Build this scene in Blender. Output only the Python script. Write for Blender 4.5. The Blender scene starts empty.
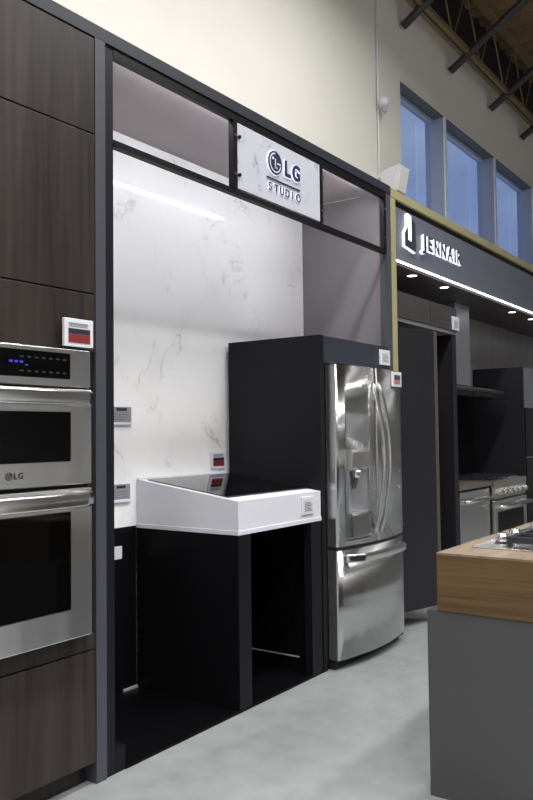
import bpy, bmesh, math, random
from mathutils import Vector, Matrix
random.seed(4)
SC = bpy.context.scene
COL = SC.collection
YF = 2.366          # front plane of the display wall
YB = 3.055           # face of the marble

# ------------------------------------------------------------------ materials
def srgb(r, g, b):
    f = lambda c: c/12.92 if c <= .04045 else ((c+.055)/1.055)**2.4
    return (f(r/255), f(g/255), f(b/255), 1)

def new_mat(name):
    m = bpy.data.materials.new(name); m.use_nodes = True
    nt = m.node_tree
    return m, nt, nt.nodes['Principled BSDF']

def mat(name, rgb, rough=.5, metal=0., spec=.5, noise=0., scale=(8, 8, 8), emit=None, strength=0., bump=0., aniso=0.):
    m, nt, b = new_mat(name)
    c = srgb(*rgb)
    b.inputs['Base Color'].default_value = c
    b.inputs['Roughness'].default_value = rough
    b.inputs['Metallic'].default_value = metal
    b.inputs['Specular IOR Level'].default_value = spec
    if noise or bump:
        tc = nt.nodes.new('ShaderNodeTexCoord'); mp = nt.nodes.new('ShaderNodeMapping')
        mp.inputs['Scale'].default_value = scale
        nz = nt.nodes.new('ShaderNodeTexNoise'); nz.inputs['Scale'].default_value = 1; nz.inputs['Detail'].default_value = 6
        nt.links.new(tc.outputs['Object'], mp.inputs['Vector']); nt.links.new(mp.outputs['Vector'], nz.inputs['Vector'])
        if noise:
            rp = nt.nodes.new('ShaderNodeValToRGB')
            rp.color_ramp.elements[0].position = .3; rp.color_ramp.elements[1].position = .7
            rp.color_ramp.elements[0].color = tuple(v*(1-noise) for v in c[:3])+(1,)
            rp.color_ramp.elements[1].color = tuple(min(1, v*(1+noise)) for v in c[:3])+(1,)
            nt.links.new(nz.outputs['Fac'], rp.inputs['Fac']); nt.links.new(rp.outputs['Color'], b.inputs['Base Color'])
        if bump:
            bp = nt.nodes.new('ShaderNodeBump'); bp.inputs['Strength'].default_value = bump; bp.inputs['Distance'].default_value = .01
            nt.links.new(nz.outputs['Fac'], bp.inputs['Height']); nt.links.new(bp.outputs['Normal'], b.inputs['Normal'])
    if emit:
        b.inputs['Emission Color'].default_value = srgb(*emit); b.inputs['Emission Strength'].default_value = strength
    if aniso:
        b.inputs['Anisotropic'].default_value = aniso
        tg = nt.nodes.new('ShaderNodeTangent'); tg.direction_type = 'RADIAL'; tg.axis = 'Z'
        nt.links.new(tg.outputs['Tangent'], b.inputs['Tangent'])
    return m

def wood_mat(name, dark, light, vertical=True, rough=.45, fine=(34, 34, 1.6), broad=(7, 7, .5)):
    m, nt, b = new_mat(name)
    N, L = nt.nodes, nt.links
    tc = N.new('ShaderNodeTexCoord')
    outs = []
    for s, d in ((fine, 8), (broad, 3)):
        mp = N.new('ShaderNodeMapping'); mp.inputs['Scale'].default_value = s
        nz = N.new('ShaderNodeTexNoise'); nz.inputs['Scale'].default_value = 1; nz.inputs['Detail'].default_value = d
        nz.inputs['Distortion'].default_value = .6
        L.new(tc.outputs['Object'], mp.inputs['Vector']); L.new(mp.outputs['Vector'], nz.inputs['Vector']); outs.append(nz)
    mx = N.new('ShaderNodeMath'); mx.operation = 'ADD'
    L.new(outs[0].outputs['Fac'], mx.inputs[0]); L.new(outs[1].outputs['Fac'], mx.inputs[1])
    ml = N.new('ShaderNodeMath'); ml.operation = 'MULTIPLY'; ml.inputs[1].default_value = .5; L.new(mx.outputs[0], ml.inputs[0])
    rp = N.new('ShaderNodeValToRGB')
    rp.color_ramp.elements[0].position = .38; rp.color_ramp.elements[1].position = .64
    b.inputs['Specular IOR Level'].default_value = .3
    rp.color_ramp.elements[0].color = srgb(*dark); rp.color_ramp.elements[1].color = srgb(*light)
    L.new(ml.outputs[0], rp.inputs['Fac']); L.new(rp.outputs['Color'], b.inputs['Base Color'])
    b.inputs['Roughness'].default_value = rough
    return m

def marble_mat(name, base, vein, rough=.07, scale=1.5, width=.02, amount=1.0):
    m, nt, b = new_mat(name)
    N, L = nt.nodes, nt.links
    tc = N.new('ShaderNodeTexCoord')
    mp = N.new('ShaderNodeMapping'); mp.inputs['Rotation'].default_value = (0, .7, 0); mp.inputs['Scale'].default_value = (scale, scale, scale*.9)
    L.new(tc.outputs['Object'], mp.inputs['Vector'])
    nz = N.new('ShaderNodeTexNoise'); nz.inputs['Scale'].default_value = 1.6; nz.inputs['Detail'].default_value = 9; nz.inputs['Roughness'].default_value = .58; nz.inputs['Distortion'].default_value = .9
    L.new(mp.outputs['Vector'], nz.inputs['Vector'])
    sb = N.new('ShaderNodeMath'); sb.operation = 'SUBTRACT'; sb.inputs[1].default_value = .5; L.new(nz.outputs['Fac'], sb.inputs[0])
    ab = N.new('ShaderNodeMath'); ab.operation = 'ABSOLUTE'; L.new(sb.outputs[0], ab.inputs[0])
    mr = N.new('ShaderNodeMapRange'); mr.inputs['From Min'].default_value = 0; mr.inputs['From Max'].default_value = width
    mr.inputs['To Min'].default_value = 1; mr.inputs['To Max'].default_value = 0; L.new(ab.outputs[0], mr.inputs['Value'])
    n2 = N.new('ShaderNodeTexNoise'); n2.inputs['Scale'].default_value = 2.3; n2.inputs['Detail'].default_value = 4; L.new(mp.outputs['Vector'], n2.inputs['Vector'])
    m2 = N.new('ShaderNodeMapRange'); m2.inputs['From Min'].default_value = .5; m2.inputs['From Max'].default_value = .72; L.new(n2.outputs['Fac'], m2.inputs['Value'])
    ml = N.new('ShaderNodeMath'); ml.operation = 'MULTIPLY'; L.new(mr.outputs[0], ml.inputs[0]); L.new(m2.outputs[0], ml.inputs[1])
    # soft cloud near the veins
    m3 = N.new('ShaderNodeMapRange'); m3.inputs['From Min'].default_value = .53; m3.inputs['From Max'].default_value = .8; m3.inputs['To Max'].default_value = .22
    L.new(n2.outputs['Fac'], m3.inputs['Value'])
    ad = N.new('ShaderNodeMath'); ad.operation = 'ADD'; ad.use_clamp = True; L.new(ml.outputs[0], ad.inputs[0]); L.new(m3.outputs[0], ad.inputs[1])
    am = N.new('ShaderNodeMath'); am.operation = 'MULTIPLY'; am.inputs[1].default_value = amount; L.new(ad.outputs[0], am.inputs[0])
    mx = N.new('ShaderNodeMix'); mx.data_type = 'RGBA'
    mx.inputs['A'].default_value = srgb(*base); mx.inputs['B'].default_value = srgb(*vein)
    L.new(am.outputs[0], mx.inputs['Factor']); L.new(mx.outputs['Result'], b.inputs['Base Color'])
    b.inputs['Roughness'].default_value = rough
    return m

def steel_mat(name, rgb=(176, 174, 170), rough=.26, wave=.0, aniso=.7):
    """brushed stainless steel: fine horizontal grain plus the slight waviness of sheet metal"""
    m, nt, b = new_mat(name)
    N, L = nt.nodes, nt.links
    b.inputs['Base Color'].default_value = srgb(*rgb); b.inputs['Metallic'].default_value = 1
    b.inputs['Anisotropic'].default_value = aniso
    tg = N.new('ShaderNodeTangent'); tg.direction_type = 'RADIAL'; tg.axis = 'Z'; L.new(tg.outputs['Tangent'], b.inputs['Tangent'])
    b.inputs['Roughness'].default_value = rough
    tc = N.new('ShaderNodeTexCoord')
    if wave:
        mp2 = N.new('ShaderNodeMapping'); mp2.inputs['Scale'].default_value = (6, 6, .45)
        n2 = N.new('ShaderNodeTexNoise'); n2.inputs['Scale'].default_value = 1; n2.inputs['Detail'].default_value = 1
        L.new(tc.outputs['Object'], mp2.inputs['Vector']); L.new(mp2.outputs['Vector'], n2.inputs['Vector'])
        bp = N.new('ShaderNodeBump'); bp.inputs['Strength'].default_value = wave; bp.inputs['Distance'].default_value = .05
        L.new(n2.outputs['Fac'], bp.inputs['Height']); L.new(bp.outputs['Normal'], b.inputs['Normal'])
    return m

def emit_mat(name, rgb, strength):
    m, nt, b = new_mat(name)
    b.inputs['Base Color'].default_value = srgb(*rgb)
    b.inputs['Emission Color'].default_value = srgb(*rgb); b.inputs['Emission Strength'].default_value = strength
    return m

M = dict(
    cream=mat('cream_paint', (232, 230, 223), .8, noise=.02, scale=(2, 2, 2)),
    dark_void=mat('dark_roof_void', (30, 27, 24), .9),
    deck=mat('brown_metal_deck', (122, 100, 72), .7, noise=.1, scale=(3, 3, 3)),
    tan_steel=mat('tan_painted_steel', (122, 104, 74), .6, noise=.08, scale=(5, 5, 5)),
    charcoal_steel=mat('charcoal_painted_steel', (52, 50, 52), .6),
    frame_grey=mat('slate_grey_lacquer', (68, 71, 79), .5, spec=.3, noise=.03, scale=(20, 20, 4)),
    frame_dark=mat('dark_slate_lacquer', (24, 25, 29), .5, spec=.2, noise=.03, scale=(20, 20, 4)),
    beam=mat('slate_beam_lacquer', (44, 47, 54), .5, spec=.3, noise=.03, scale=(4, 20, 20)),
    black_metal=mat('black_frame_metal', (18, 18, 21), .45, spec=.2),
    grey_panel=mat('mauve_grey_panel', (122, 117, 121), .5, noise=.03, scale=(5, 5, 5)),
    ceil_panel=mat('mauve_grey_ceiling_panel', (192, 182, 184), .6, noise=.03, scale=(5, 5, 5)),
    black_panel=mat('satin_black_panel', (14, 14, 17), .4, spec=.2, noise=.06, scale=(30, 30, 2)),
    charcoal_panel=mat('charcoal_panel', (20, 20, 24), .45, spec=.2, noise=.04, scale=(30, 30, 2)),
    slate_panel=mat('slate_panel', (46, 50, 58), .45, spec=.3),
    canopy=mat('slate_canopy_panel', (98, 102, 114), .45, noise=.03, scale=(10, 10, 10)),
    black_floor=mat('black_laminate_floor', (8, 8, 10), .35, spec=.12),
    cabinet=wood_mat('dark_walnut_laminate', (33, 27, 25), (56, 49, 47)),
    marble=marble_mat('white_veined_marble', (242, 242, 243), (150, 148, 148), .06, 1.55, .016, .62),
    sign_marble=marble_mat('grey_veined_marble', (190, 192, 202), (92, 95, 106), .3, 3.4, .03, 1.2),
    steel=steel_mat('brushed_stainless_steel', (226, 226, 226), .27, .14, .8),
    fridge_steel=steel_mat('wavy_stainless_steel', (206, 207, 208), .26, .16, .85),
    bright_steel=steel_mat('polished_steel', (222, 222, 222), .22, 0, .3),
    soft_steel=steel_mat('satin_steel', (190, 192, 198), .5, 0, .2),
    dark_steel=steel_mat('dark_steel', (120, 120, 122), .3, 0, .4),
    chrome=mat('chrome', (230, 230, 232), .08, 1.0),
    black_glass=mat('black_glass', (5, 5, 6), .06, spec=.3),
    cook_glass=mat('black_ceramic_glass', (7, 7, 9), .03, spec=.8),
    black_rubber=mat('black_rubber', (14, 14, 15), .7),
    grate=mat('black_cast_iron', (30, 33, 42), .45, noise=.1, scale=(60, 60, 60)),
    white_solid=mat('white_solid_surface', (214, 215, 224), .35),
    white_plastic=mat('white_plastic', (216, 216, 222), .4),
    card_white=mat('white_card', (205, 205, 212), .5),
    card_grey=mat('grey_card', (140, 140, 145), .5, noise=.1, scale=(150, 20, 150)),
    ink_dark=mat('dark_ink', (36, 38, 48), .5),
    ink_red=mat('red_ink', (122, 38, 40), .5),
    ink_grey=mat('grey_ink', (105, 105, 118), .5),
    key_grey=mat('dim_key_print', (38, 38, 42), .5),
    ink_blue=mat('blue_ink', (58, 64, 92), .5),
    ink_pink=mat('salmon_ink', (176, 112, 104), .5),
    navy=mat('navy_letter_face', (44, 42, 78), .4),
    letter_grey=mat('dark_grey_letter_face', (52, 54, 62), .4),
    halo=emit_mat('white_letter_light', (232, 236, 255), 2.6),
    halo_soft=emit_mat('soft_letter_light', (236, 236, 255), 1.5),
    led=emit_mat('white_light_strip', (250, 250, 255), 10),
    led_in=emit_mat('alcove_light_strip', (250, 250, 255), 150),
    lamp=emit_mat('downlight_lens', (255, 246, 235), 14),
    blue_digit=emit_mat('blue_display_digit', (52, 50, 190), .25),
    gold=mat('pale_brass_paint', (158, 152, 114), .4, noise=.06, scale=(4, 4, 4)),
    oak=wood_mat('shaded_oak_edge', (74, 56, 34), (103, 80, 50), rough=.5, fine=(3, 2.2, 60), broad=(1.2, 1.0, 14)),
    oak_top=wood_mat('lit_oak_top', (112, 98, 84), (136, 121, 106), rough=.45, fine=(3, 26, 26), broad=(1, 6, 6)),  # same oak made paler: light on the upper face put into the colour
    island=mat('warm_grey_lacquer', (66, 66, 68), .5, noise=.04, scale=(3, 3, 3)),
    bay_wall=mat('smoky_grey_porcelain', (112, 108, 108), .35, noise=.28, scale=(2.4, 2.4, 1.1)),
    bay_charcoal=mat('bay_charcoal_laminate', (34, 33, 38), .45, spec=.25),
    bay_grey=mat('bay_grey_laminate', (112, 113, 120), .45),
    edge_band=mat('taupe_edge_band', (72, 68, 63), .5),
    bay_top=mat('taupe_stone_top', (98, 90, 82), .4, noise=.06, scale=(30, 30, 30)),
    oven_black=mat('matt_black_oven_glass', (7, 7, 8), .25, spec=.2),
    bay_brown=mat('bay_dark_laminate', (62, 57, 57), .45, noise=.06, scale=(20, 20, 2)),
    mullion=mat('grey_aluminium', (168, 174, 188), .45),
    mullion_edge=mat('pale_aluminium', (244, 246, 248), .4),
    far_wall=mat('warm_grey_paint', (205, 204, 202), .8),
)

# floor concrete
def floor_mat():
    m, nt, b = new_mat('polished_concrete'); N, L = nt.nodes, nt.links
    tc = N.new('ShaderNodeTexCoord')
    n1 = N.new('ShaderNodeTexNoise'); n1.inputs['Scale'].default_value = 1.3; n1.inputs['Detail'].default_value = 8; n1.inputs['Roughness'].default_value = .62
    n2 = N.new('ShaderNodeTexNoise'); n2.inputs['Scale'].default_value = 9; n2.inputs['Detail'].default_value = 6
    L.new(tc.outputs['Object'], n1.inputs['Vector']); L.new(tc.outputs['Object'], n2.inputs['Vector'])
    ad = N.new('ShaderNodeMath'); ad.operation = 'ADD'; L.new(n1.outputs['Fac'], ad.inputs[0]); L.new(n2.outputs['Fac'], ad.inputs[1])
    hf = N.new('ShaderNodeMath'); hf.operation = 'MULTIPLY'; hf.inputs[1].default_value = .5; L.new(ad.outputs[0], hf.inputs[0])
    rp = N.new('ShaderNodeValToRGB'); rp.color_ramp.elements[0].position = .35; rp.color_ramp.elements[1].position = .66
    rp.color_ramp.elements[0].color = srgb(126, 129, 130); rp.color_ramp.elements[1].color = srgb(145, 148, 149)
    L.new(hf.outputs[0], rp.inputs['Fac']); L.new(rp.outputs['Color'], b.inputs['Base Color'])
    b.inputs['Roughness'].default_value = .33
    return m
M['floor'] = floor_mat()

def glass_mat():
    m = bpy.data.materials.new('window_glass'); m.use_nodes = True
    nt = m.node_tree; N, L = nt.nodes, nt.links; N.clear()
    out = N.new('ShaderNodeOutputMaterial'); mx = N.new('ShaderNodeMixShader'); tr = N.new('ShaderNodeBsdfTransparent'); gl = N.new('ShaderNodeBsdfGlossy')
    tr.inputs['Color'].default_value = (.86, .9, .95, 1); gl.inputs['Roughness'].default_value = .03
    mx.inputs['Fac'].default_value = .14
    L.new(tr.outputs[0], mx.inputs[1]); L.new(gl.outputs[0], mx.inputs[2]); L.new(mx.outputs[0], out.inputs['Surface'])
    return m
M['glass'] = glass_mat()

# ------------------------------------------------------------------ mesh helpers
class MB:
    def __init__(s): s.bm = bmesh.new()
    def box(s, x0, x1, y0, y1, z0, z1, bev=0.):
        r = bmesh.ops.create_cube(s.bm, size=1)
        for v in r['verts']:
            v.co = Vector(((x0+x1)/2+v.co.x*(x1-x0), (y0+y1)/2+v.co.y*(y1-y0), (z0+z1)/2+v.co.z*(z1-z0)))
        if bev:
            es = list({e for v in r['verts'] for e in v.link_edges})
            bmesh.ops.bevel(s.bm, geom=es, offset=bev, segments=2, profile=.5, affect='EDGES')
        return s
    def prism(s, pts, axis, a0, a1):
        """extrude the outline pts along an axis; pts are the other two coordinates, in order"""
        def P(p, a):
            if axis == 'z': return (p[0], p[1], a)
            if axis == 'x': return (a, p[0], p[1])
            return (p[0], a, p[1])
        A = [s.bm.verts.new(P(p, a0)) for p in pts]; B = [s.bm.verts.new(P(p, a1)) for p in pts]
        n = len(pts); fs = [s.bm.faces.new(A), s.bm.faces.new(B[::-1])]
        for i in range(n):
            j = (i+1) % n; fs.append(s.bm.faces.new((A[j], A[i], B[i], B[j])))
        bmesh.ops.recalc_face_normals(s.bm, faces=fs)
        return s
    def cyl(s, p0, p1, r, r2=None, seg=16):
        p0, p1 = Vector(p0), Vector(p1); d = p1-p0
        rot = d.to_track_quat('Z', 'Y').to_matrix().to_4x4()
        bmesh.ops.create_cone(s.bm, cap_ends=True, segments=seg, radius1=r, radius2=r if r2 is None else r2, depth=d.length,
                              matrix=Matrix.Translation((p0+p1)/2) @ rot)
        return s
    def sphere(s, c, r, sc=(1, 1, 1), seg=24):
        bmesh.ops.create_uvsphere(s.bm, u_segments=seg, v_segments=seg//2, radius=r,
                                  matrix=Matrix.Translation(c) @ Matrix.Diagonal((*sc, 1)))
        return s
    def tube(s, pts, w, h, side):
        """sweep a rounded flat section (w across 'side', h across the other) along pts"""
        rings = []; n = len(pts); K = 12
        for i, p in enumerate(pts):
            p = Vector(p); t = (Vector(pts[min(i+1, n-1)])-Vector(pts[max(i-1, 0)])).normalized()
            a = Vector(side).normalized(); b = t.cross(a).normalized()
            ring = []
            for k in range(K):
                th = 2*math.pi*k/K; c, q = math.cos(th), math.sin(th)
                f = lambda v: math.copysign(abs(v)**.6, v)
                ring.append(s.bm.verts.new(p+a*f(c)*w/2+b*f(q)*h/2))
            rings.append(ring)
        fs = []
        for i in range(n-1):
            for k in range(K):
                fs.append(s.bm.faces.new((rings[i][k], rings[i][(k+1) % K], rings[i+1][(k+1) % K], rings[i+1][k])))
        fs.append(s.bm.faces.new(rings[0][::-1])); fs.append(s.bm.faces.new(rings[-1]))
        bmesh.ops.recalc_face_normals(s.bm, faces=fs)
        return s

def world_off(o):
    v = Vector((0, 0, 0))
    while o: v += o.location; o = o.parent
    return v

def meta(o, label=None, cat=None, group=None, kind=None):
    for k, v in (('label', label), ('category', cat), ('group', group), ('kind', kind)):
        if v: o[k] = v
    return o

def mesh_obj(name, me, material, parent=None, origin=None, smooth=False, label=None):
    """link a mesh given in world coordinates as one object under its parent"""
    o = bpy.data.objects.new(name, me); COL.objects.link(o)
    if parent: o.parent = parent; off = world_off(parent)
    else:
        off = Vector(origin) if origin is not None else Vector((0, 0, 0)); o.location = off
    me.transform(Matrix.Translation(-off))
    me.materials.clear(); me.materials.append(material)
    if smooth:
        for p in me.polygons: p.use_smooth = True
    if label: o['label'] = label
    return o

def obj(name, mb, material, parent=None, origin=None, smooth=False, label=None):
    me = bpy.data.meshes.new(name); mb.bm.to_mesh(me); mb.bm.free()
    return mesh_obj(name, me, material, parent, origin, smooth, label)

def thing(name, label, cat, loc, group=None):
    o = bpy.data.objects.new(name, None); COL.objects.link(o); o.location = loc; o.empty_display_size = .1
    return meta(o, label, cat, group)

def struct(name, mb, material, parent=None):
    o = obj(name, mb, material, parent); o['kind'] = 'structure'; return o

def box(*a, bev=0.): return MB().box(*a, bev=bev)

def glyph_mesh(ch, size, x, y, z, depth, offset=0., sx=1., shear=0.):
    """one letter as a mesh: stands in the wall plane, baseline-left at (x, z), front face towards -y at y"""
    cu = bpy.data.curves.new('glyph', 'FONT'); cu.body = ch; cu.size = size; cu.extrude = depth/2; cu.offset = offset; cu.shear = shear
    t = bpy.data.objects.new('glyph', cu); COL.objects.link(t)
    bpy.context.view_layer.update()
    me = bpy.data.meshes.new_from_object(t.evaluated_get(bpy.context.evaluated_depsgraph_get()))
    bpy.data.objects.remove(t); bpy.data.curves.remove(cu)
    x0 = min(v.co.x for v in me.vertices); x1 = max(v.co.x for v in me.vertices)
    z0 = min(v.co.y for v in me.vertices)
    for v in me.vertices:
        X, Z, D = v.co.x-x0, v.co.y, v.co.z
        v.co = (x+X*sx, y+depth/2-D, z+Z)
    me.update()
    return me, (x1-x0)*sx

# ------------------------------------------------------------------ setting
struct('floor', MB().box(-6, 14, -9, 3.4, -.1, 0), M['floor'])
# back wall: solid part and the frame around the clerestory opening
W0, W1, ZH = 6.60, 13.2, 4.57
b = MB().box(-6, W0, 3.10, 3.32, 0, 5.5)
b.box(W0, 14, 3.10, 3.32, ZH, 5.5); b.box(W0, 14, 3.10, 3.32, 0, 2.95); b.box(W1, 14, 3.10, 3.32, 2.95, ZH)
struct('wall_back', b, M['cream'])
struct('trim_1', box(-6, 14, 3.10, 3.3, 5.502, 6.1), M['dark_void'])
struct('wall_front', box(-6, 14, -9.1, -9, 0, 6.1), M['far_wall'])
struct('wall_left', box(-6.1, -6, -9, 3.32, 0, 6.1), M['far_wall'])
struct('wall_right', box(14, 14.1, -9, 3.32, 0, 6.1), M['far_wall'])
# corrugated roof deck, ribs running away from the wall
pts = []
x = -6.0
while x < 14:
    for dx, z in ((0, 6.0), (.09, 6.0), (.115, 6.06), (.205, 6.06)):
        pts.append((x+dx, z))
    x += .23
pts += [(14.2, 6.0), (14.2, 6.2), (-6, 6.2)]
struct('ceiling', MB().prism(pts, 'y', -9.05, 3.32), M['deck'])

# windows
mx = [W0, 7.645, 9.138, 10.62, 12.0]
for i in range(4):
    a, c = mx[i], mx[i+1]
    fr = MB()
    fr.box(a+.002, c-.045, 3.21, 3.28, ZH-.05, ZH-.016)            # head rail
    fr.box(a+.002, c-.045, 3.21, 3.28, 2.96, 3.02)                 # sill rail
    fr.box(c-.043, c-.002, 3.102, 3.30, 2.96, ZH-.016)             # deep mullion at the right
    if i == 0: fr.box(a+.002, a+.04, 3.21, 3.28, 3.02, ZH-.05)
    w = struct(f'window_{i+1}', fr, M['mullion'])
    obj('pane', box(a+(.04 if i == 0 else .002), c-.045, 3.245, 3.251, 3.02, ZH-.05), M['glass'], w)
    obj('mullion_cap', box(c-.045, c, 3.085, 3.101, 2.96, ZH-.016), M['mullion_edge'], w)

struct('trim_2', box(W0+.003, W1-.003, 3.102, 3.30, ZH-.014, ZH-.001), mat('grey_window_soffit', (96, 97, 100), .6))
# open-web roof joist beside the wall
j = thing('roof_joist', 'tan open web steel roof joist running along the top of the cream wall', 'roof joist', (6, 2.9, 5.2))
for y in (2.87, 2.935):
    obj('bottom_chord', box(1, 13.9, y-.02, y+.02, 5.2, 5.25), M['tan_steel'], j)
obj('top_chord', box(1, 13.9, 2.87, 2.935, 5.92, 5.985), M['tan_steel'], j)
x = 5.9; k = 0
while x < 12.5:
    p0 = (x, 2.9025, 5.245) if k % 2 == 0 else (x, 2.9025, 5.905)
    p1 = (x+.38, 2.9025, 5.905) if k % 2 == 0 else (x+.38, 2.9025, 5.245)
    obj('web_bar', MB().cyl(p0, p1, .009, seg=8), M['tan_steel'], j); x += .38; k += 1
d = Vector((0, -math.cos(math.radians(33)), math.sin(math.radians(33))))
where = ['nearest the cream wall corner, leftmost of the row', 'over the first high window, second in the row', 'over the second high window, third in the row', 'over the third high window, farthest of the row']
for i, xb in enumerate((6.62, 7.75, 8.95, 10.09)):
    p = Vector((xb, 3.096, 5.06))
    if i == 0: t = thing('roof_brace', 'dark sloping steel pipe brace '+where[i], 'brace', p, 'dark pipe braces under the roof')
    else: t = thing('roof_brace', 'dark sloping steel pipe brace '+where[i], 'brace', p, 'dark pipe braces under the roof')
    a = Vector((xb, 3.07, 5.075))
    obj('pipe', MB().cyl(a, a+d*1.55, .038), M['charcoal_steel'], t, smooth=False)

# small fittings on the cream wall
o = obj('wall_conduit', MB().cyl((6.12, 3.085, 3.52), (6.12, 3.085, 5.45), .011, seg=10), M['white_plastic'], origin=(6.12, 3.085, 3.52))
meta(o, 'thin pale conduit running down the cream wall behind the round sensor', 'conduit')
t = thing('ceiling_sensor', 'round white sensor hanging on the conduit high on the cream wall', 'sensor', (6.10, 3.03, 4.1))
obj('housing', MB().sphere((6.10, 3.02, 4.18), .05, (1, 1, .95)), M['white_plastic'], t, smooth=True)
obj('lens_cone', MB().cyl((6.10, 3.02, 4.135), (6.11, 3.01, 4.085), .032, .012), M['mullion'], t, smooth=True)
t = thing('pipe_fitting', 'tiny brass pipe fitting on the wall above the grey display frame', 'pipe fitting', (6.08, 3.08, 3.46))
obj('stem', MB().cyl((6.08, 3.07, 3.45), (6.08, 3.07, 3.53), .011), M['gold'], t)
obj('valve', MB().cyl((6.045, 3.055, 3.50), (6.115, 3.055, 3.50), .014), M['gold'], t)
# wedge speaker
t = thing('wall_speaker', 'white wedge shaped wall speaker above the brass frame beside the first window', 'speaker', (6.1, 3.0, 3.38))
obj('cabinet', MB().prism([(2.86, 3.60), (2.90, 3.385), (3.097, 3.43), (3.097, 3.54), (2.97, 3.585)], 'x', 6.06, 6.235), M['white_plastic'], t)
obj('grille', MB().prism([(2.852, 3.595), (2.892, 3.39), (2.898, 3.39), (2.859, 3.596)], 'x', 6.068, 6.227), M['mullion_edge'], t)

# ------------------------------------------------------------------ tall oven cabinet
t = thing('tall_oven_cabinet', 'tall dark walnut oven cabinet with flat doors at the left edge', 'cabinet', (1.75, 2.7, 0))
c = MB(); c.box(1.30, 1.345, 2.382, 3.03, .085, 2.945); c.box(2.163, 2.186, 2.382, 3.03, .085, 2.955)
c.box(1.345, 2.163, 2.40, 3.03, 2.90, 2.945); c.box(1.345, 2.163, 2.40, 3.03, .085, .11); c.box(1.345, 2.163, 2.95, 3.03, .11, 2.90)
obj('carcass', c, M['cabinet'], t)
obj('door', box(1.305, 2.180, 2.358, 2.38, 2.556, 2.944, bev=.0015), M['cabinet'], t)
obj('door', box(1.305, 2.180, 2.358, 2.38, 1.912, 2.550, bev=.0015), M['cabinet'], t)
obj('filler_panel', box(1.305, 2.180, 2.358, 2.38, 1.678, 1.906, bev=.0015), M['cabinet'], t)
obj('filler_panel', box(1.305, 2.180, 2.358, 2.38, .524, .585, bev=.0015), M['cabinet'], t)
obj('drawer', box(1.305, 2.180, 2.358, 2.38, .088, .518, bev=.0015), M['cabinet'], t)
obj('toe_kick', box(1.30, 2.186, 2.42, 2.45, 0, .084), M['cabinet'], t)

# wall oven (combination of two ovens)
t = thing('double_wall_oven', 'stainless double wall oven with black glass built into the walnut cabinet', 'oven', (1.765, 2.36, .59))
X0, X1 = 1.37, 2.112
obj('housing', box(X0+.01, X1-.01, 2.34, 2.93, .592, 1.672), M['black_panel'], t)
obj('control_panel', box(X0, X1, 2.308, 2.338, 1.532, 1.674, bev=.004), M['steel'], t)
dp = obj('display', box(1.45, 2.008, 2.304, 2.309, 1.560, 1.656), M['black_glass'], t)
for k in range(4):
    obj('digit', box(1.735+k*.022, 1.735+k*.022+.014, 2.3025, 2.304, 1.600+(.008 if k < 3 else 0), 1.604+(.012 if k < 3 else 0)), M['blue_digit'], dp)
for r in range(2):
    for k in range(7):
        obj('touch_key', box(1.78+k*.032, 1.796+k*.032, 2.3028, 2.304, 1.578+r*.05, 1.584+r*.05), M['key_grey'], dp)
def oven_door(z0, z1, wz0, wz1, hz, logo):
    D = obj('oven_door', MB().box(X0, X1, 2.302, 2.338, z0, z1, bev=.004), M['steel'], t)
    obj('window_trim', box(1.465, 2.009, 2.2995, 2.303, wz0-.004, wz1+.004), M['bright_steel'], D)
    obj('window', box(1.47, 2.004, 2.297, 2.300, wz0, wz1), M['black_glass'], D)
    # wide flat handle with returned ends
    pts = [(X0+.012, 2.302, hz), (X0+.018, 2.268, hz), (X0+.05, 2.252, hz), (X1-.075, 2.252, hz), (X1-.035, 2.268, hz), (X1-.022, 2.302, hz)]
    obj('handle', MB().tube(pts, .056, .02, (0, 0, 1)), M['bright_steel'], D, smooth=True)
    return D
D1 = oven_door(1.168, 1.524, 1.256, 1.438, 1.49, True)
D2 = oven_door(.600, 1.154, .712, 1.070, 1.115, False)
# LG mark on the upper door
def lg_emblem(cx, cz, r, y, mface, mline, parent, d=.004):
    e = obj('emblem', MB().cyl((cx, y+d, cz), (cx, y, cz), r, seg=48), mface, parent)
    ring = MB(); n = 40
    for a0, a1 in ((20, 275),):                                     # open ring inside the disc
        steps = 40
        for k in range(steps):
            q0 = math.radians(a0+(a1-a0)*k/steps+72); q1 = math.radians(a0+(a1-a0)*(k+1)/steps+72)
            P = lambda q, R: (cx+R*math.cos(q), cz+R*math.sin(q))
            ring.prism([P(q0, r*.72), P(q1, r*.72), P(q1, r*.83), P(q0, r*.83)], 'y', y-.0012, y+.001)
    ring.box(cx-r*.06, cx+r*.06, y-.0012, y+.001, cz-r*.45, cz+r*.36)          # the L
    ring.box(cx-r*.06, cx+r*.30, y-.0012, y+.001, cz-r*.45, cz-r*.34)
    ring.box(cx+r*.28, cx+r*.80, y-.0012, y+.001, cz-r*.06, cz+r*.06)          # the bar of the G
    ring.cyl((cx-r*.34, y+.001, cz+r*.33), (cx-r*.34, y-.0012, cz+r*.33), r*.13, seg=20)
    obj('emblem_line', ring, mline, e)
    return e
lg_emblem(1.735, 1.212, .014, 2.2985, M['ink_dark'], M['steel'], D1)
xx = 1.755
for ch in 'LG':
    me, w = glyph_mesh(ch, .030, xx, 2.2995, 1.202, .003, .0008)
    mesh_obj('letter', me, M['ink_dark'], D1); xx += w+.004

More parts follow.
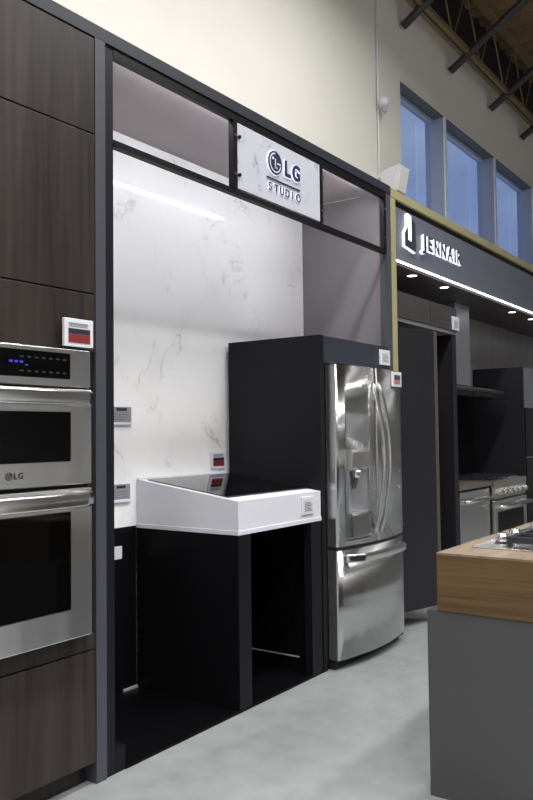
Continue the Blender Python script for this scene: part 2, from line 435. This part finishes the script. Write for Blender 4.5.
# ------------------------------------------------------------------ display alcove
t = thing('display_alcove', 'tall slate grey display alcove framing the marble wall, cooktop and refrigerator', 'display alcove', (3.5, 2.7, 0))
obj('post', box(2.1885, 2.243, 2.362, 3.03, 0, 2.955), M['frame_grey'], t, label='lighter grey front post beside the walnut cabinet')
obj('post', box(2.2445, 2.294, 2.370, 3.03, 0, 2.955), M['frame_dark'], t)
obj('post', box(4.784, 4.8485, 2.366, 2.42, 0, 2.955), M['frame_grey'], t)
obj('beam', box(1.20, 4.8485, 2.362, 2.42, 2.956, 3.010), M['beam'], t)
# thin black liner frame of the top compartment
obj('upper_rail', box(2.2955, 4.783, 2.368, 2.398, 2.915, 2.954), M['black_metal'], t)
obj('lower_rail', box(2.2955, 4.783, 2.364, 2.398, 2.540, 2.558), M['black_metal'], t)
obj('lower_rail', box(2.2955, 4.783, 2.374, 2.398, 2.5585, 2.572), M['frame_dark'], t, label='grey upper lip of the black rail')
for xa, xb in ((3.106, 3.140), (3.944, 3.966), (4.752, 4.783)):
    p = obj('divider_post', box(xa, xb, 2.366, 2.396, 2.573, 2.914), M['black_metal'], t)
    for z in (2.645, 2.838):
        obj('bolt', MB().cyl(((xa+xb)/2, 2.366, z), ((xa+xb)/2, 2.358, z), .008, seg=12), M['frame_grey'], p)
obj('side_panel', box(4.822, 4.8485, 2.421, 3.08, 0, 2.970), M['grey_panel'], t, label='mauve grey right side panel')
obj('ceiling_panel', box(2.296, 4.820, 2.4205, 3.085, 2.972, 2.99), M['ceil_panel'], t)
obj('lower_back_panel', box(2.296, 3.114, YB, 3.085, .012, .864), M['black_panel'], t)
obj('knee_back_panel', box(3.156, 3.87, YB, 3.085, .012, .85), M['black_panel'], t)
obj('floor_board', box(2.352, 3.903, 2.366, 3.085, .001, .011), M['black_floor'], t)
obj('plinth_block', box(2.2955, 2.351, 2.370, 2.45, .001, .10), M['black_panel'], t)
obj('edge_trim', box(3.012, 3.113, YB-.012, YB-.002, .0115, .024), M['mullion'], t, label='thin silver trim strip')
obj('light_strip', box(2.32, 4.66, 2.424, 2.440, 2.963, 2.9715), M['led_in'], t, label='white light strip under the alcove ceiling')
o = obj('marble_slab', box(2.296, 4.821, YB, 3.085, .866, 2.9715), M['marble'], origin=(3.5, 3.04, .866))
meta(o, 'large white grey veined marble slab lining the back of the alcove', 'marble slab')

# LG STUDIO sign
t = thing('studio_sign', 'pale marble sign with a round emblem and navy letters over the alcove', 'sign', (3.54, 2.37, 2.58))
obj('sign_panel', box(3.146, 3.936, 2.370, 2.384, 2.578, 2.910), M['sign_marble'], t)
e = lg_emblem(3.468, 2.792, .064, 2.361, M['navy'], M['white_plastic'], t, d=.004)
obj('back_light', MB().cyl((3.468, 2.3698, 2.792), (3.468, 2.3655, 2.792), .068, seg=48), M['halo_soft'], e)
xx = 3.562
for ch, w0 in (('L', .056), ('G', .076)):
    me, w = glyph_mesh(ch, .116, 0, 2.361, 2.750, .004, .0045)
    for v in me.vertices: v.co.x = xx+v.co.x*w0/w
    L = mesh_obj('letter', me, M['navy'], t)
    me, _ = glyph_mesh(ch, .116, 0, 2.3655, 2.749, .004, .008)
    for v in me.vertices: v.co.x = xx-.003+v.co.x*w0/w
    mesh_obj('back_light', me, M['halo_soft'], L); xx += w0+.018
for k, ch in enumerate('STUDIO'):
    x0 = 3.410+.0525*k+(.012 if ch == 'I' else 0)
    me, w = glyph_mesh(ch, .060, x0, 2.364, 2.636, .0025, .0012)
    L = mesh_obj('letter', me, M['navy'], t)
    me, _ = glyph_mesh(ch, .060, x0-.001, 2.3668, 2.636, .003, .002)
    mesh_obj('back_light', me, M['halo_soft'], L)
obj('divider_line', box(3.396, 3.718, 2.364, 2.3695, 2.7005, 2.7055), M['navy'], t)
for z in (2.645, 2.838):
    obj('bolt', MB().cyl((3.155, 2.3705, z), (3.155, 2.358, z), .009, seg=12), M['black_metal'], t)

# ------------------------------------------------------------------ accessible-height counter with its cooktop
t = thing('sloped_counter', 'white wedge shaped counter on black legs against the marble slab', 'counter', (3.5, 2.7, 0))
CX0, CX1, CY0 = 3.116, 3.900, 2.366
ZF, ZBK = 1.020, 1.112
ztop = lambda y: ZF+(ZBK-ZF)*(y-CY0)/(YB-CY0)
obj('apron', MB().prism([(CY0+.006, .876), (YB-.002, .876), (YB-.002, ZBK), (CY0+.006, ZF)], 'x', CX0+.005, CX1), M['white_solid'], t)
obj('base_strip', box(CX0, CX1, CY0, YB-.002, .853, .8755, bev=.002), M['white_solid'], t)
obj('corner_trim', box(CX0, CX0+.0048, CY0, CY0+.012, .876, ZF), M['white_solid'], t)
obj('back_lip', box(CX0+.01, CX1, YB-.016, YB-.002, ZBK, ZBK+.006), M['white_solid'], t)
obj('side_panel', box(CX0+.004, CX0+.024, CY0+.012, YB-.002, .012, .852), M['black_panel'], t)
obj('leg', box(CX0+.004, CX0+.104, CY0+.002, CY0+.0115, .001, .852), M['charcoal_panel'], t)
obj('leg', box(3.788, 3.892, CY0+.002, CY0+.05, .001, .852), M['charcoal_panel'], t)
obj('side_panel', box(3.872, 3.892, CY0+.052, YB-.002, .012, .852), M['black_panel'], t)
obj('foot_rail', box(3.862, 3.8715, 2.51, 2.90, .072, .078), M['mullion'], t, label='thin silver strip low inside the knee space')
# glass cooktop lying on the slope
t2 = thing('glass_cooktop', 'black glass cooktop set into the sloped white counter', 'cooktop', (3.55, 2.7, 1.07))
def slab_on_slope(x0, x1, y0, y1, lift, th):
    return MB().prism([(y0, ztop(y0)+lift), (y1, ztop(y1)+lift), (y1, ztop(y1)+lift+th), (y0, ztop(y0)+lift+th)], 'x', x0, x1)
obj('glass', slab_on_slope(3.152, 3.898, 2.462, 3.005, .001, .005), M['cook_glass'], t2)
obj('front_trim', slab_on_slope(3.152, 3.898, 2.456, 2.4615, .001, .0052), M['dark_steel'], t2)

# ------------------------------------------------------------------ price tags
def tag(label, x0, x1, z0, z1, y, style, group, depth=.012, gap=.003, lean=0.):
    t = thing('price_tag', label, 'price tag', ((x0+x1)/2, y, z0), group)
    w, h = x1-x0, z1-z0
    yb = y; yf = y-depth
    if style in ('red', 'picture', 'list'):
        obj('holder', box(x0, x1, yf, yb, z0, z1, bev=.002), M['white_plastic'], t)
        m = .11*w
        c = obj('card', box(x0+m, x1-m, yf-.0012, yf-.0002, z0+.13*h, z1-.13*h), M['card_white'], t)
        a0, a1 = x0+m+.002, x1-m-.002
        if style == 'red':
            obj('red_band', box(a0, a1, yf-.002, yf-.0013, z0+.14*h, z0+.44*h), M['ink_red'], c)
            obj('dark_band', box(a0, a1, yf-.002, yf-.0013, z0+.45*h, z0+.64*h), M['ink_dark'], c)
            for q in (.70, .76, .81):
                obj('text_line', box(a0+.004, a1-.012, yf-.002, yf-.0013, z0+q*h, z0+(q+.025)*h), M['ink_grey'], c)
        elif style == 'picture':
            obj('blue_band', box(a0+.006, a1-.006, yf-.002, yf-.0013, z0+.45*h, z0+.78*h), M['ink_blue'], c)
            obj('salmon_band', box(a0+.006, a1-.006, yf-.002, yf-.0013, z0+.17*h, z0+.44*h), M['ink_pink'], c)
        else:
            for q in range(6):
                obj('text_line', box(a0+.008, a1-.006-.01*(q % 3), yf-.002, yf-.0013, z0+(.2+.09*q)*h, z0+(.24+.09*q)*h), M['ink_grey'], c)
    else:                                                           # grey card on a white ledge
        obj('holder', box(x0, x1, yf, yb, z0, z0+.14*h, bev=.0015), M['white_plastic'], t)
        c = obj('card', box(x0+.001, x1-.001, yf+.004, yb, z0+.142*h, z1), M['card_grey'], t)
        obj('heading', box(x0+.035, x1-.035, yf+.003, yf+.0039, z0+.78*h, z0+.93*h), M['ink_dark'], c)
        for q in (.27, .42, .57):
            obj('text_line', box(x0+.015, x1-.02, yf+.003, yf+.0039, z0+q*h, z0+(q+.03)*h), M['ink_grey'], c)
    return t
G = 'price tags around the displays'
tag('white framed price tag with dark and red bands above the double oven', 1.997, 2.140, 1.688, 1.795, 2.337, 'red', G, .014)
tag('upper of the two grey tags on the left edge of the marble', 2.93, 3.077, 1.404, 1.500, YB-.0005, 'grey', G)
tag('lower of the two grey tags on the marble, left of the white counter', 2.93, 3.066, .998, 1.092, YB-.0005, 'grey', G)
tag('white framed tag with red band standing at the back of the glass cooktop', 3.745, 3.885, 1.142, 1.244, YB-.0005, 'red', G)
tag('white tag with grey print on the front of the white counter', 3.694, 3.815, .902, .999, CY0+.0055, 'list', G, .008)
tag('white tag with grey print on the panel over the refrigerator', 4.642, 4.778, 1.790, 1.888, YF-.001, 'list', G)
tag('white framed tag with blue and salmon print on the refrigerator door', 4.585, 4.715, 1.640, 1.735, 2.2535, 'picture', G, .01)
tag('white tag on the dark cabinet beside the stainless hood chimney', 6.112, 6.245, 2.172, 2.282, 2.457, 'list', G)
o = obj('wall_plate', box(2.925, 3.005, YB-.008, YB-.0005, .703, .770, bev=.002), M['white_plastic'], origin=(2.93, 3.025, .71))
meta(o, 'small white square cover plate low on the black back panel', 'cover plate')

# ------------------------------------------------------------------ refrigerator and its surround
t = thing('refrigerator_surround', 'black and slate panels boxing in the stainless refrigerator', 'cabinet surround', (4.35, 2.7, 0))
obj('side_panel', box(3.905, 3.945, YF, 3.028, 0, 1.915), M['charcoal_panel'], t, label='black left side panel')
obj('fascia', box(3.9455, 4.782, YF, 2.39, 1.762, 1.912), M['slate_panel'], t, label='slate grey panel over the refrigerator')
obj('top_panel', box(3.9455, 4.820, 2.3905, 3.028, 1.885, 1.912), M['charcoal_panel'], t)
t = thing('french_door_refrigerator', 'stainless french door refrigerator with water dispenser and bottom freezer', 'refrigerator', (4.39, 2.65, 0))
FX0, FX1 = 3.957, 4.812
XC = (FX0+FX1)/2; HW = (FX1-FX0)/2
def yfront(x): return 2.300-.056*(1-((x-XC)/HW)**2)
def door_outline(a, b, back=2.366, n=20, round_=.008):
    pts = [(b, back), (a, back), (a, yfront(a)+round_)]
    for k in range(n+1):
        x = a+.004+(b-a-.008)*k/n; pts.append((x, yfront(x)))
    pts.append((b, yfront(b)+round_))
    return pts
obj('body', box(FX0+.003, FX1-.003, 2.376, 2.99, .03, 1.735), M['dark_steel'], t)
obj('base_grille', box(FX0+.02, FX1-.02, 2.335, 2.375, .004, .058), M['black_rubber'], t)
XS = 4.352
# left door with the dispenser recess cut out
me = bpy.data.meshes.new('left_door'); mb = MB().prism(door_outline(FX0, XS-.002), 'z', .698, 1.742); mb.bm.to_mesh(me); mb.bm.free()
cut = bpy.data.meshes.new('cut'); mb = MB().box(4.034, 4.262, 2.1, 2.318, .752, 1.250, bev=.006); mb.bm.to_mesh(cut); mb.bm.free()
oa = bpy.data.objects.new('a', me); ob = bpy.data.objects.new('b', cut); COL.objects.link(oa); COL.objects.link(ob)
md = oa.modifiers.new('bool', 'BOOLEAN'); md.object = ob; md.operation = 'DIFFERENCE'; md.solver = 'EXACT'
bpy.context.view_layer.update()
res = bpy.data.meshes.new_from_object(oa.evaluated_get(bpy.context.evaluated_depsgraph_get()))
bpy.data.objects.remove(oa); bpy.data.objects.remove(ob)
DL = mesh_obj('door', res, M['fridge_steel'], t)
DR = obj('door', MB().prism(door_outline(XS+.002, FX1), 'z', .698, 1.742), M['fridge_steel'], t)
DZ = obj('freezer_drawer', MB().prism(door_outline(FX0, FX1), 'z', .060, .678), M['fridge_steel'], t)
def shade_flat_front(o):
    for p in o.data.polygons: p.use_smooth = abs(p.normal.z) < .3 and p.normal.y < -.5
for o in (DL, DR, DZ): shade_flat_front(o)
obj('dark_gap_fill', MB().prism(door_outline(FX0+.004, FX1-.002, n=14, round_=.016), 'z', .6785, .6975), M['black_rubber'], t)  # black filler added to darken the gap between doors and drawer
obj('gasket', box(FX0+.006, FX1-.006, 2.367, 2.375, .065, 1.738), M['black_rubber'], t)
obj('hinge_cover', box(FX0+.002, FX0+.05, 2.33, 2.42, 1.7425, 1.758, bev=.004), M['dark_steel'], t)
obj('hinge_cover', box(FX1-.05, FX1-.002, 2.33, 2.42, 1.7425, 1.758, bev=.004), M['dark_steel'], t)
# dispenser
dz = obj('dispenser', box(4.0345, 4.2615, 2.3125, 2.3175, .7525, 1.2495), M['steel'], DL)
obj('control_head', MB().prism([(2.238, 1.252), (2.230, 1.236), (2.236, 1.150), (2.252, 1.132), (2.311, 1.132), (2.311, 1.252)], 'x', 4.030, 4.266), M['steel'], DL)
obj('spout', MB().cyl((4.148, 2.272, 1.132), (4.148, 2.276, 1.085), .042, .026), M['bright_steel'], DL, smooth=True)
obj('lever', MB().prism([(2.268, 1.10), (2.29, 1.02), (2.295, 1.02), (2.276, 1.10)], 'x', 4.125, 4.17), M['dark_steel'], DL)
obj('chute_panel', MB().prism([(4.036, 2.262), (4.15, 2.311), (4.260, 2.262), (4.26, 2.3115), (4.036, 2.3115)], 'z', .885, 1.131), M['soft_steel'], DL)
obj('drip_panel', MB().prism([(2.236, .752), (2.240, .872), (2.247, .884), (2.311, .884), (2.311, .752)], 'x', 4.036, 4.260), M['fridge_steel'], DL)
# handles
def bowed(x, zt, zb, out):
    pts = []
    n = 22
    for k in range(n+1):
        q = k/n; z = zt+(zb-zt)*q; s = math.sin(math.pi*q)
        yb = yfront(x)
        pts.append((x, yb+.004-(out*s**.75), z))
    return pts
obj('handle', MB().tube(bowed(XS-.036, 1.655, .742, .075), .026, .022, (1, 0, 0)), M['bright_steel'], DL, smooth=True)
obj('handle', MB().tube(bowed(XS+.036, 1.655, .742, .075), .026, .022, (1, 0, 0)), M['bright_steel'], DR, smooth=True)
pts = []
for k in range(25):
    q = k/24; x = FX0+.055+(FX1-FX0-.11)*q
    pts.append((x, yfront(x)+.004-.055*min(1, math.sin(math.pi*q)*2.6)**.8, .628))
obj('handle', MB().tube(pts, .05, .022, (0, 0, 1)), M['bright_steel'], DZ, smooth=True)

# ------------------------------------------------------------------ JENNAIR bay
t = thing('brass_bay_frame', 'pale brass frame around the dark kitchen bay at the right', 'frame', (4.9, 2.4, 0))
obj('post', box(4.851, 4.926, 2.366, 2.42, .121, 2.944), M['gold'], t)
obj('post_foot', box(4.851, 4.926, 2.366, 2.42, 0, .12), M['black_panel'], t)
obj('beam', box(4.851, 10.4, 2.364, 2.60, 2.945, 3.003), M['gold'], t)
t = thing('bay_canopy', 'dark slate canopy over the right bay with an LED line along its edge', 'canopy', (7, 2.6, 2.52))
obj('fascia', box(4.928, 10.4, 2.385, 2.425, 2.535, 2.905), M['canopy'], t)
obj('beam_shade_strip', box(4.928, 10.4, 2.385, 2.425, 2.906, 2.943), M['black_panel'], t)  # solid black strip standing in for the shade under the brass beam
obj('soffit', box(4.928, 10.4, 2.426, 3.02, 2.520, 2.548), M['bay_brown'], t)
obj('light_strip', box(4.935, 10.4, 2.379, 2.39, 2.524, 2.5345), M['led'], t, label='white LED line')
for i, (xd, lb) in enumerate(((5.47, 'first recessed downlight from the brass post in the dark canopy'), (6.08, 'second recessed downlight from the brass post, left of the hood chimney'),
                              (7.78, 'third recessed downlight, right of the hood chimney'), (8.40, 'fourth recessed downlight, at the right edge of the photo'))):
    q = thing('downlight', lb, 'downlight', (xd, 2.50, 2.518), 'recessed downlights in the canopy')
    rr = MB(); n = 32
    for k in range(n):
        a0, a1 = 2*math.pi*k/n, 2*math.pi*(k+1)/n
        P = lambda a, R: (xd+R*math.cos(a), 2.50+R*math.sin(a))
        rr.prism([P(a0, .034), P(a1, .034), P(a1, .046), P(a0, .046)], 'z', 2.514, 2.5195)
    obj('trim_ring', rr, M['mullion'], q)
    obj('lens', MB().cyl((xd, 2.50, 2.5155), (xd, 2.50, 2.5195), .0335, seg=32), M['lamp'], q)
# raised lettering
t = thing('lit_sign', 'white back lit lettering with a tall angular emblem on the slate fascia', 'sign', (5.7, 2.38, 2.65))
yl = 2.360
E1 = obj('emblem', MB().prism([(5.165, 2.868), (5.236, 2.835), (5.236, 2.630), (5.068, 2.650), (5.068, 2.740), (5.112, 2.79), (5.112, 2.70), (5.165, 2.69)], 'y', yl, yl+.006), M['letter_grey'], t)
obj('back_light', MB().prism([(5.130, 2.885), (5.238, 2.838), (5.238, 2.624), (5.064, 2.645), (5.064, 2.742), (5.112, 2.80), (5.112, 2.885)], 'y', yl+.0065, 2.3845), M['halo'], E1)
obj('bright_bar', MB().prism([(5.116, 2.882), (5.162, 2.870), (5.162, 2.695), (5.116, 2.705)], 'y', yl-.002, yl+.0063), M['halo'], E1)
xx = 5.355
for ch, w0 in (('J', .07), ('E', .078), ('N', .09), ('N', .09), ('A', .10), ('I', .022), ('R', .085)):
    me, w = glyph_mesh(ch, .152, 0, yl, 2.684, .005, .002)
    sx = w0/w
    for v in me.vertices: v.co.x = xx+v.co.x*sx
    L = mesh_obj('letter', me, M['letter_grey'], t)
    me, _ = glyph_mesh(ch, .152, 0, yl+.0055, 2.683, 2.3845-yl-.0055, .003)
    for v in me.vertices: v.co.x = xx-.001+v.co.x*sx
    mesh_obj('back_light', me, M['halo'], L)
    xx += w0+.037

# back wall of the bay
o = obj('bay_back_panel', box(4.93, 10.4, 2.995, 3.03, 0, 2.518), M['bay_wall'], origin=(7, 3, 0))
meta(o, 'smoky grey porcelain panel lining the back of the right bay', 'wall panel')
o = obj('bay_backsplash', box(6.24, 7.98, 2.985, 2.9945, 0, 1.70), M['black_panel'], origin=(7, 2.99, 0))
meta(o, 'black backsplash panel between the gas range and the hood', 'backsplash')
# pantry column with its door swung open
t = thing('pantry_cabinet', 'dark built in tall cabinet beside the refrigerator with its door ajar', 'cabinet', (5.6, 2.7, 0))
PX0, PX1 = 4.932, 6.228
obj('side_panel', box(PX0, PX0+.02, 2.482, 2.99, 0, 2.136), M['bay_charcoal'], t)
obj('side_panel', box(6.146, PX1, 2.470, 2.99, 0, 2.136), M['bay_charcoal'], t)
obj('back_panel', box(PX0+.021, 6.145, 2.96, 2.99, 0, 2.136), M['black_panel'], t)
obj('top_rail', box(PX0, PX1, 2.466, 2.99, 2.137, 2.166), M['bay_grey'], t, label='lighter grey rail')
obj('upper_door', box(PX0, 5.698, 2.460, 2.99, 2.168, 2.352), M['bay_brown'], t)
obj('upper_door', box(5.702, PX1, 2.460, 2.99, 2.168, 2.352), M['bay_brown'], t)
# open door: hinged by the brass post
dm = MB()
def swung(x0, x1, th0, th1, z0, z1, ang, hinge):
    m = MB().box(x0, x1, th0, th1, z0, z1, bev=.002)
    R = Matrix.Rotation(-ang, 4, 'Z')
    for v in m.bm.verts: v.co = R @ v.co+Vector((hinge[0], hinge[1], 0))
    return m
ang = math.radians(16); hg = (4.957, 2.432)
pd = obj('door', swung(0, .455, 0, .035, .115, 2.075, ang, hg), M['bay_charcoal'], t)
obj('edge_band', swung(.456, .490, 0, .035, .115, 2.075, ang, hg), M['edge_band'], pd, label='paler edge strip of the open door')

# undercounter refrigerator drawer front / dishwasher
t = thing('dishwasher', 'stainless dishwasher with a bar handle left of the range', 'dishwasher', (6.6, 2.6, 0))
obj('cabinet_body', box(6.245, 6.975, 2.50, 2.98, .09, .862), M['black_panel'], t)
d1 = obj('door', box(6.262, 6.958, 2.476, 2.499, .10, .845, bev=.003), M['steel'], t)
obj('handle', MB().tube([(6.31, 2.476, .765), (6.315, 2.43, .765), (6.90, 2.43, .765), (6.905, 2.476, .765)], .028, .022, (0, 0, 1)), M['bright_steel'], d1, smooth=True)
obj('toe_kick', box(6.245, 6.975, 2.53, 2.55, 0, .088), M['black_panel'], t)
o = obj('bay_countertop', box(6.236, 6.985, 2.462, 2.983, .864, .896, bev=.002), M['bay_top'], origin=(6.6, 2.7, .864))
meta(o, 'short taupe countertop over the dishwasher beside the range', 'countertop')
# range
t = thing('gas_range', 'stainless gas range with a row of knobs under the hood', 'range', (7.45, 2.7, 0))
RX0, RX1 = 6.998, 7.908
obj('body', box(RX0, RX1, 2.475, 2.983, .10, .875), M['dark_steel'], t)
obj('toe_kick', box(RX0, RX1, 2.52, 2.56, 0, .098), M['black_panel'], t)
obj('control_panel', MB().prism([(2.44, .905), (2.452, .74), (2.474, .74), (2.474, .905)], 'x', RX0, RX1), M['steel'], t)
obj('cooktop_deck', box(RX0, RX1, 2.475, 2.983, .876, .905), M['steel'], t)
for k in range(6):
    x = RX0+.10+k*.142; kn = obj('knob', MB().cyl((x, 2.446, .80), (x, 2.40, .797), .027, .023, seg=20), M['bright_steel'], t)
    obj('bezel', MB().cyl((x, 2.447, .80), (x, 2.438, .80), .034, seg=20), M['gold'], kn)
od = obj('oven_door', box(RX0+.005, RX1-.005, 2.44, 2.474, .14, .725, bev=.003), M['steel'], t)
obj('window', box(RX0+.07, RX1-.12, 2.437, 2.4395, .20, .62), M['black_glass'], od)
obj('handle', MB().tube([(RX0+.06, 2.44, .668), (RX0+.065, 2.385, .668), (RX1-.03, 2.385, .668), (RX1-.025, 2.44, .668)], .034, .03, (0, 0, 1)), M['bright_steel'], od, smooth=True)
for k in range(3):
    g = MB(); x0 = RX0+.03+k*.29; x1 = x0+.27
    for x in (x0, x0+.085, x0+.17, x1-.015): g.box(x, x+.014, 2.52, 2.95, .915, .93)
    for y in (2.52, 2.66, 2.79, 2.936): g.box(x0, x1, y, y+.014, .9145, .9305)
    for x in (x0, x1-.014):
        for y in (2.52, 2.936): g.box(x, x+.014, y, y+.014, .9055, .916)
    obj('grate', g, M['grate'], t)
    for y in (2.62, 2.84):
        obj('burner', MB().cyl((x0+.135, y, .9055), (x0+.135, y, .913), .04, seg=20), M['grate'], t)
# hood
t = thing('range_hood', 'stainless chimney range hood above the gas range', 'range hood', (7.3, 2.85, 1.65))
obj('chimney', box(6.85, 7.20, 2.72, 2.984, 1.775, 2.516), M['soft_steel'], t)
obj('canopy', MB().prism([(2.60, 1.735), (2.60, 1.715), (2.984, 1.715), (2.984, 1.77), (2.74, 1.77)], 'x', 6.30, 7.78), M['dark_steel'], t)
obj('glass_visor', box(6.29, 7.77, 2.585, 2.984, 1.66, 1.712, bev=.002), M['charcoal_panel'], t)
obj('switch_panel', box(6.9, 7.35, 2.579, 2.5845, 1.672, 1.702), M['black_glass'], t)
# tall oven column
t = thing('tall_oven_column', 'grey tall column with black built in ovens right of the range', 'oven column', (8.4, 2.7, 0))
obj('side_panel', box(7.985, 8.020, 2.478, 2.99, 0, 1.988), M['bay_charcoal'], t)
obj('carcass', box(8.021, 8.80, 2.50, 2.99, 0, 1.988), M['bay_charcoal'], t)
obj('upper_door', box(8.021, 8.80, 2.476, 2.499, 1.58, 1.986), M['bay_grey'], t)
ov = obj('oven_door', box(8.021, 8.80, 2.47, 2.4985, 1.088, 1.574), M['oven_black'], t)
ov = obj('oven_door', box(8.021, 8.80, 2.47, 2.4985, .35, 1.075), M['oven_black'], t)
obj('divider_trim', box(8.021, 8.80, 2.472, 2.4985, 1.0765, 1.0865), M['bright_steel'], t)
obj('drawer', box(8.021, 8.80, 2.476, 2.499, .10, .345), M['bay_charcoal'], t)

# ------------------------------------------------------------------ island with its gas cooktop
t = thing('kitchen_island', 'grey island with a thick oak worktop at the lower right', 'island', (3.7, .8, 0))
obj('base', MB().prism([(2.815, 1.252), (2.815, .25), (4.75, .25), (4.75, 1.252)], 'z', 0, .684), M['island'], t)
obj('worktop', box(2.81, 4.75, .22, 1.208, .686, .892), M['oak'], t, label='thick oak edge')  # oak coloured darker here to stand for the dim light on the edge
obj('worktop_lit_top', box(2.81, 4.75, .22, 1.208, .8925, .900), M['oak_top'], t, label='oak top face coloured paler for the light on it')  # thin added sheet that carries the paler, lit colour of the worktop
t = thing('gas_cooktop', 'stainless gas cooktop with black grates set in the oak island', 'cooktop', (3.5, .85, .9))
obj('tray', box(2.988, 3.90, .60, 1.138, .9005, .907, bev=.002), M['steel'], t)
for x in (3.12, 3.28, 3.57, 3.72):
    kn = obj('knob', MB().cyl((x, 1.065, .916), (x, 1.065, .944), .025, .022, seg=32).sphere((x, 1.065, .943), .022, (1, 1, .4)), M['chrome'], t, smooth=True)
    obj('skirt', MB().cyl((x, 1.065, .907), (x, 1.065, .9158), .027, .025, seg=24), M['dark_steel'], kn)
for k in range(3):
    g = MB(); x0 = 3.035+k*.285; x1 = x0+.275; y0, y1 = .63, 1.015
    for x in (x0, x1-.016): g.box(x, x+.016, y0, y1, .922, .946, bev=.002)
    for y in (y0, (y0+y1)/2-.008, y1-.016): g.box(x0+.001, x1-.001, y, y+.016, .9215, .9455, bev=.002)
    g.box((x0+x1)/2-.008, (x0+x1)/2+.008, y0+.001, y1-.001, .9225, .9465, bev=.002)
    for x in (x0, x1-.016):
        for y in (y0, y1-.016): g.box(x, x+.016, y, y+.016, .9075, .925)
    obj('grate', g, M['grate'], t)
    for y in (.73, .92):
        bq = obj('burner', MB().cyl(((x0+x1)/2, y, .9075), ((x0+x1)/2, y, .918), .045, seg=24), M['dark_steel'], t)

# ------------------------------------------------------------------ light
wd = bpy.data.worlds.new('dusk_sky'); SC.world = wd; wd.use_nodes = True
nt = wd.node_tree; bg = nt.nodes['Background']
tc = nt.nodes.new('ShaderNodeTexCoord'); mp = nt.nodes.new('ShaderNodeMapping'); mp.inputs['Scale'].default_value = (3, 3, 7)
nz = nt.nodes.new('ShaderNodeTexNoise'); nz.inputs['Scale'].default_value = 1.6; nz.inputs['Detail'].default_value = 5
rp = nt.nodes.new('ShaderNodeValToRGB'); rp.color_ramp.elements[0].position = .35; rp.color_ramp.elements[1].position = .7
rp.color_ramp.elements[0].color = srgb(136, 155, 196); rp.color_ramp.elements[1].color = srgb(176, 191, 220)
nt.links.new(tc.outputs['Generated'], mp.inputs['Vector']); nt.links.new(mp.outputs['Vector'], nz.inputs['Vector'])
nt.links.new(nz.outputs['Fac'], rp.inputs['Fac']); nt.links.new(rp.outputs['Color'], bg.inputs['Color'])
bg.inputs['Strength'].default_value = 2.1

def area(name, loc, size, power, target=None, color=(1, 1, 1), spread=180):
    l = bpy.data.lights.new(name, 'AREA'); l.shape = 'RECTANGLE'; l.size, l.size_y = size; l.energy = power; l.color = color
    l.spread = math.radians(spread)
    o = bpy.data.objects.new(name, l); COL.objects.link(o); o.location = loc
    if target is not None:
        o.rotation_euler = (Vector(target)-Vector(loc)).to_track_quat('-Z', 'Y').to_euler()
    return o
# rows of showroom high-bay lamps
for x in (-3.2, .2, 3.6, 7.0):
    for y in (-6.5, -3.6, -.9):
        area('high_bay_lamp', (x, y, 5.3), (1.3, .35), 165, color=(1, .99, .97), spread=125)
for x, e in ((-1.2, 150), (1.6, 200), (4.4, 190)):
    area('high_bay_lamp', (x, 1.0, 5.3), (1.3, .35), e, color=(1, .99, .97), spread=160)
def spot(name, loc, target, power, size=60, blend=.6, r=.05, color=(1, .96, .9)):
    l = bpy.data.lights.new(name, 'SPOT'); l.energy = power; l.spot_size = math.radians(size); l.spot_blend = blend; l.shadow_soft_size = r; l.color = color
    o = bpy.data.objects.new(name, l); COL.objects.link(o); o.location = loc
    o.rotation_euler = (Vector(target)-Vector(loc)).to_track_quat('-Z', 'Y').to_euler(); return o
for xd in (5.47, 6.08, 7.78, 8.40):
    spot('downlight_beam', (xd, 2.50, 2.508), (xd, 2.62, 0), 16, 110, .7, .03)

# ------------------------------------------------------------------ camera
f, yaw, pit, rol = 797.15, .612427, .0420969, -.0114167
fw = Vector((math.cos(yaw)*math.cos(pit), math.sin(yaw)*math.cos(pit), math.sin(pit)))
r0 = Vector((math.sin(yaw), -math.cos(yaw), 0)); u0 = r0.cross(fw)
R = r0*math.cos(rol)+u0*math.sin(rol); U = -r0*math.sin(rol)+u0*math.cos(rol)
cam = bpy.data.cameras.new('camera'); co = bpy.data.objects.new('camera', cam); COL.objects.link(co)
cam.sensor_fit = 'AUTO'; cam.sensor_width = 36; cam.lens = 36*f/800; cam.clip_start = .02
mw = Matrix.Identity(4)
for i in range(3):
    mw[i][0], mw[i][1], mw[i][2] = R[i], U[i], -fw[i]
mw[2][3] = 1.35
co.matrix_world = mw
SC.camera = co
SC.view_settings.view_transform = 'Standard'; SC.view_settings.look = 'None'
SC.view_settings.gamma = 1; SC.view_settings.use_curve_mapping = False
SC.view_settings.exposure = -0.9
